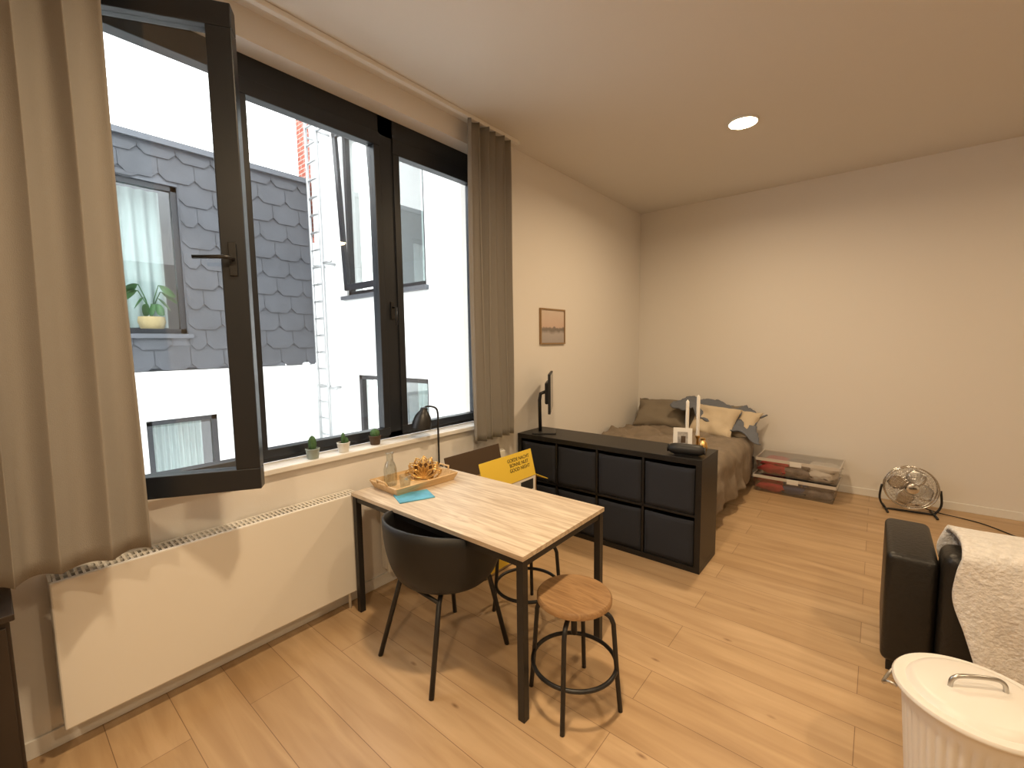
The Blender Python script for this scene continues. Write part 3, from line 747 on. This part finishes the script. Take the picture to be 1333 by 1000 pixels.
boxes("casement_frame",[(-6.64,-5.66,-.05,0,0,.09),(-6.64,-5.66,-.05,0,2.3,2.38),(-6.64,-6.55,-.05,0,0,2.38),(-5.75,-5.66,-.05,0,0,2.38)],'frame',tw_,xf=xf)
bm_=bpy.data.materials.new("red_brick"); bm_.use_nodes=True; nt=bm_.node_tree; b=nt.nodes["Principled BSDF"]
g=nt.nodes.new("ShaderNodeTexCoord"); mp=nt.nodes.new("ShaderNodeMapping"); mp.inputs["Rotation"].default_value=(radians(90),0,0); nt.links.new(g.outputs["Object"],mp.inputs[0])
br=nt.nodes.new("ShaderNodeTexBrick"); br.inputs["Scale"].default_value=1; br.inputs["Brick Width"].default_value=.22; br.inputs["Row Height"].default_value=.075; br.inputs["Mortar Size"].default_value=.008
br.inputs["Color1"].default_value=(.42,.10,.06,1); br.inputs["Color2"].default_value=(.30,.07,.045,1); br.inputs["Mortar"].default_value=(.45,.36,.32,1)
nt.links.new(mp.outputs[0],br.inputs["Vector"]); nt.links.new(br.outputs[0],b.inputs["Base Color"]); b.inputs["Roughness"].default_value=.9
boxes("brick_chimney",[(SXp-.45,SXp-.02,RY+.0,RY+.9,3.5,5.75),(SXp-.49,SXp-.01,RY-.04,RY+.94,5.75,5.85)],bm_)
ld=empty("wall_ladder",(-7.2,RY-.25,0))
it=[([(x,RY-.22,-2.9),(x,RY-.22,6.4)],.027) for x in (-7.38,-7.04)]
z=-2.7
while z<6.3:
    it.append(([(-7.38,RY-.22,z),(-7.04,RY-.22,z)],.018)); z+=.28
for z in (-2,.9,2.95,5.0):
    for x in (-7.38,-7.04): it.append(([(x,RY-.24,z),(x,RY+.01,z)],.02))
    it.append(([(-7.04,RY-.22,z),(-6.80,RY-.20,z)],.018))
tubes("rails_and_rungs",it,'alu',ld,seg=8)
box("courtyard_ground",-14,XW-.36,-8,6,-3.2,-3,mat("courtyard_paving",(.3,.3,.29),.9,var=.2,vscale=3))
pl=empty("potted_plant",(SXp-.3,1.55,1.88))
px,py,pz=SXp-.26,1.62,1.875
lathe("woven_pot",(px,py,pz),[(0,0),(.13,0),(.16,.10),(.15,.17),(.14,.17),(.13,.14),(0,.14)],'basket',pl,seg=28)
for k in range(9):
    a=k*2.4; up=.18+.09*(k%4)
    dx,dy=cos(a)*.35,sin(a)
    def fn(u,v,a=a,up=up,dx=dx,dy=dy):
        w_=.11*sin(pi*min(1,max(0,v)))**.7*(2*u-1)
        x=px+dx*.10+dx*.24*v; y=py+dy*.13+dy*.24*v; z=pz+.14+up-.16*v*v+.03
        return (x-dy*w_*.5,y+dx*w_,z-abs(w_)*.4+w_*.5)
    grid("leaf_%d"%k,5,8,fn,'leaf',pl)
    tubes("stem_%d"%k,[([(px,py,pz+.12),(px+dx*.05,py+dy*.05,pz+.14+up*.6),(px+dx*.10,py+dy*.13,pz+.17+up)],.006)],'leaf',pl,seg=6)

# ------------------------------------------------------------ world
w=bpy.data.worlds.new("overcast_sky"); bpy.context.scene.world=w; w.use_nodes=True
bg=w.node_tree.nodes["Background"]; bg.inputs[0].default_value=(.97,.985,1,1); bg.inputs[1].default_value=4.6

# ------------------------------------------------------------ camera
f,yaw,pitch,roll=575,.692,.091,-.013
fw=Vector((-sin(yaw)*cos(pitch),cos(yaw)*cos(pitch),-sin(pitch)))
r0=Vector((cos(yaw),sin(yaw),0)); u0=r0.cross(fw)
rr=r0*cos(roll)+u0*sin(roll); uu=-r0*sin(roll)+u0*cos(roll)
cam=bpy.data.cameras.new("camera"); co=bpy.data.objects.new("camera",cam); COL.objects.link(co)
cam.sensor_width=36; cam.sensor_fit='HORIZONTAL'; cam.lens=f/1333*36; cam.clip_start=.05; cam.clip_end=200
mx=Matrix(((rr.x,uu.x,-fw.x,0),(rr.y,uu.y,-fw.y,0),(rr.z,uu.z,-fw.z,1.6),(0,0,0,1)))
co.matrix_world=mx
bpy.context.scene.camera=co
vs=bpy.context.scene.view_settings
vs.view_transform='Standard'; vs.look='None'; vs.exposure=0; vs.gamma=1
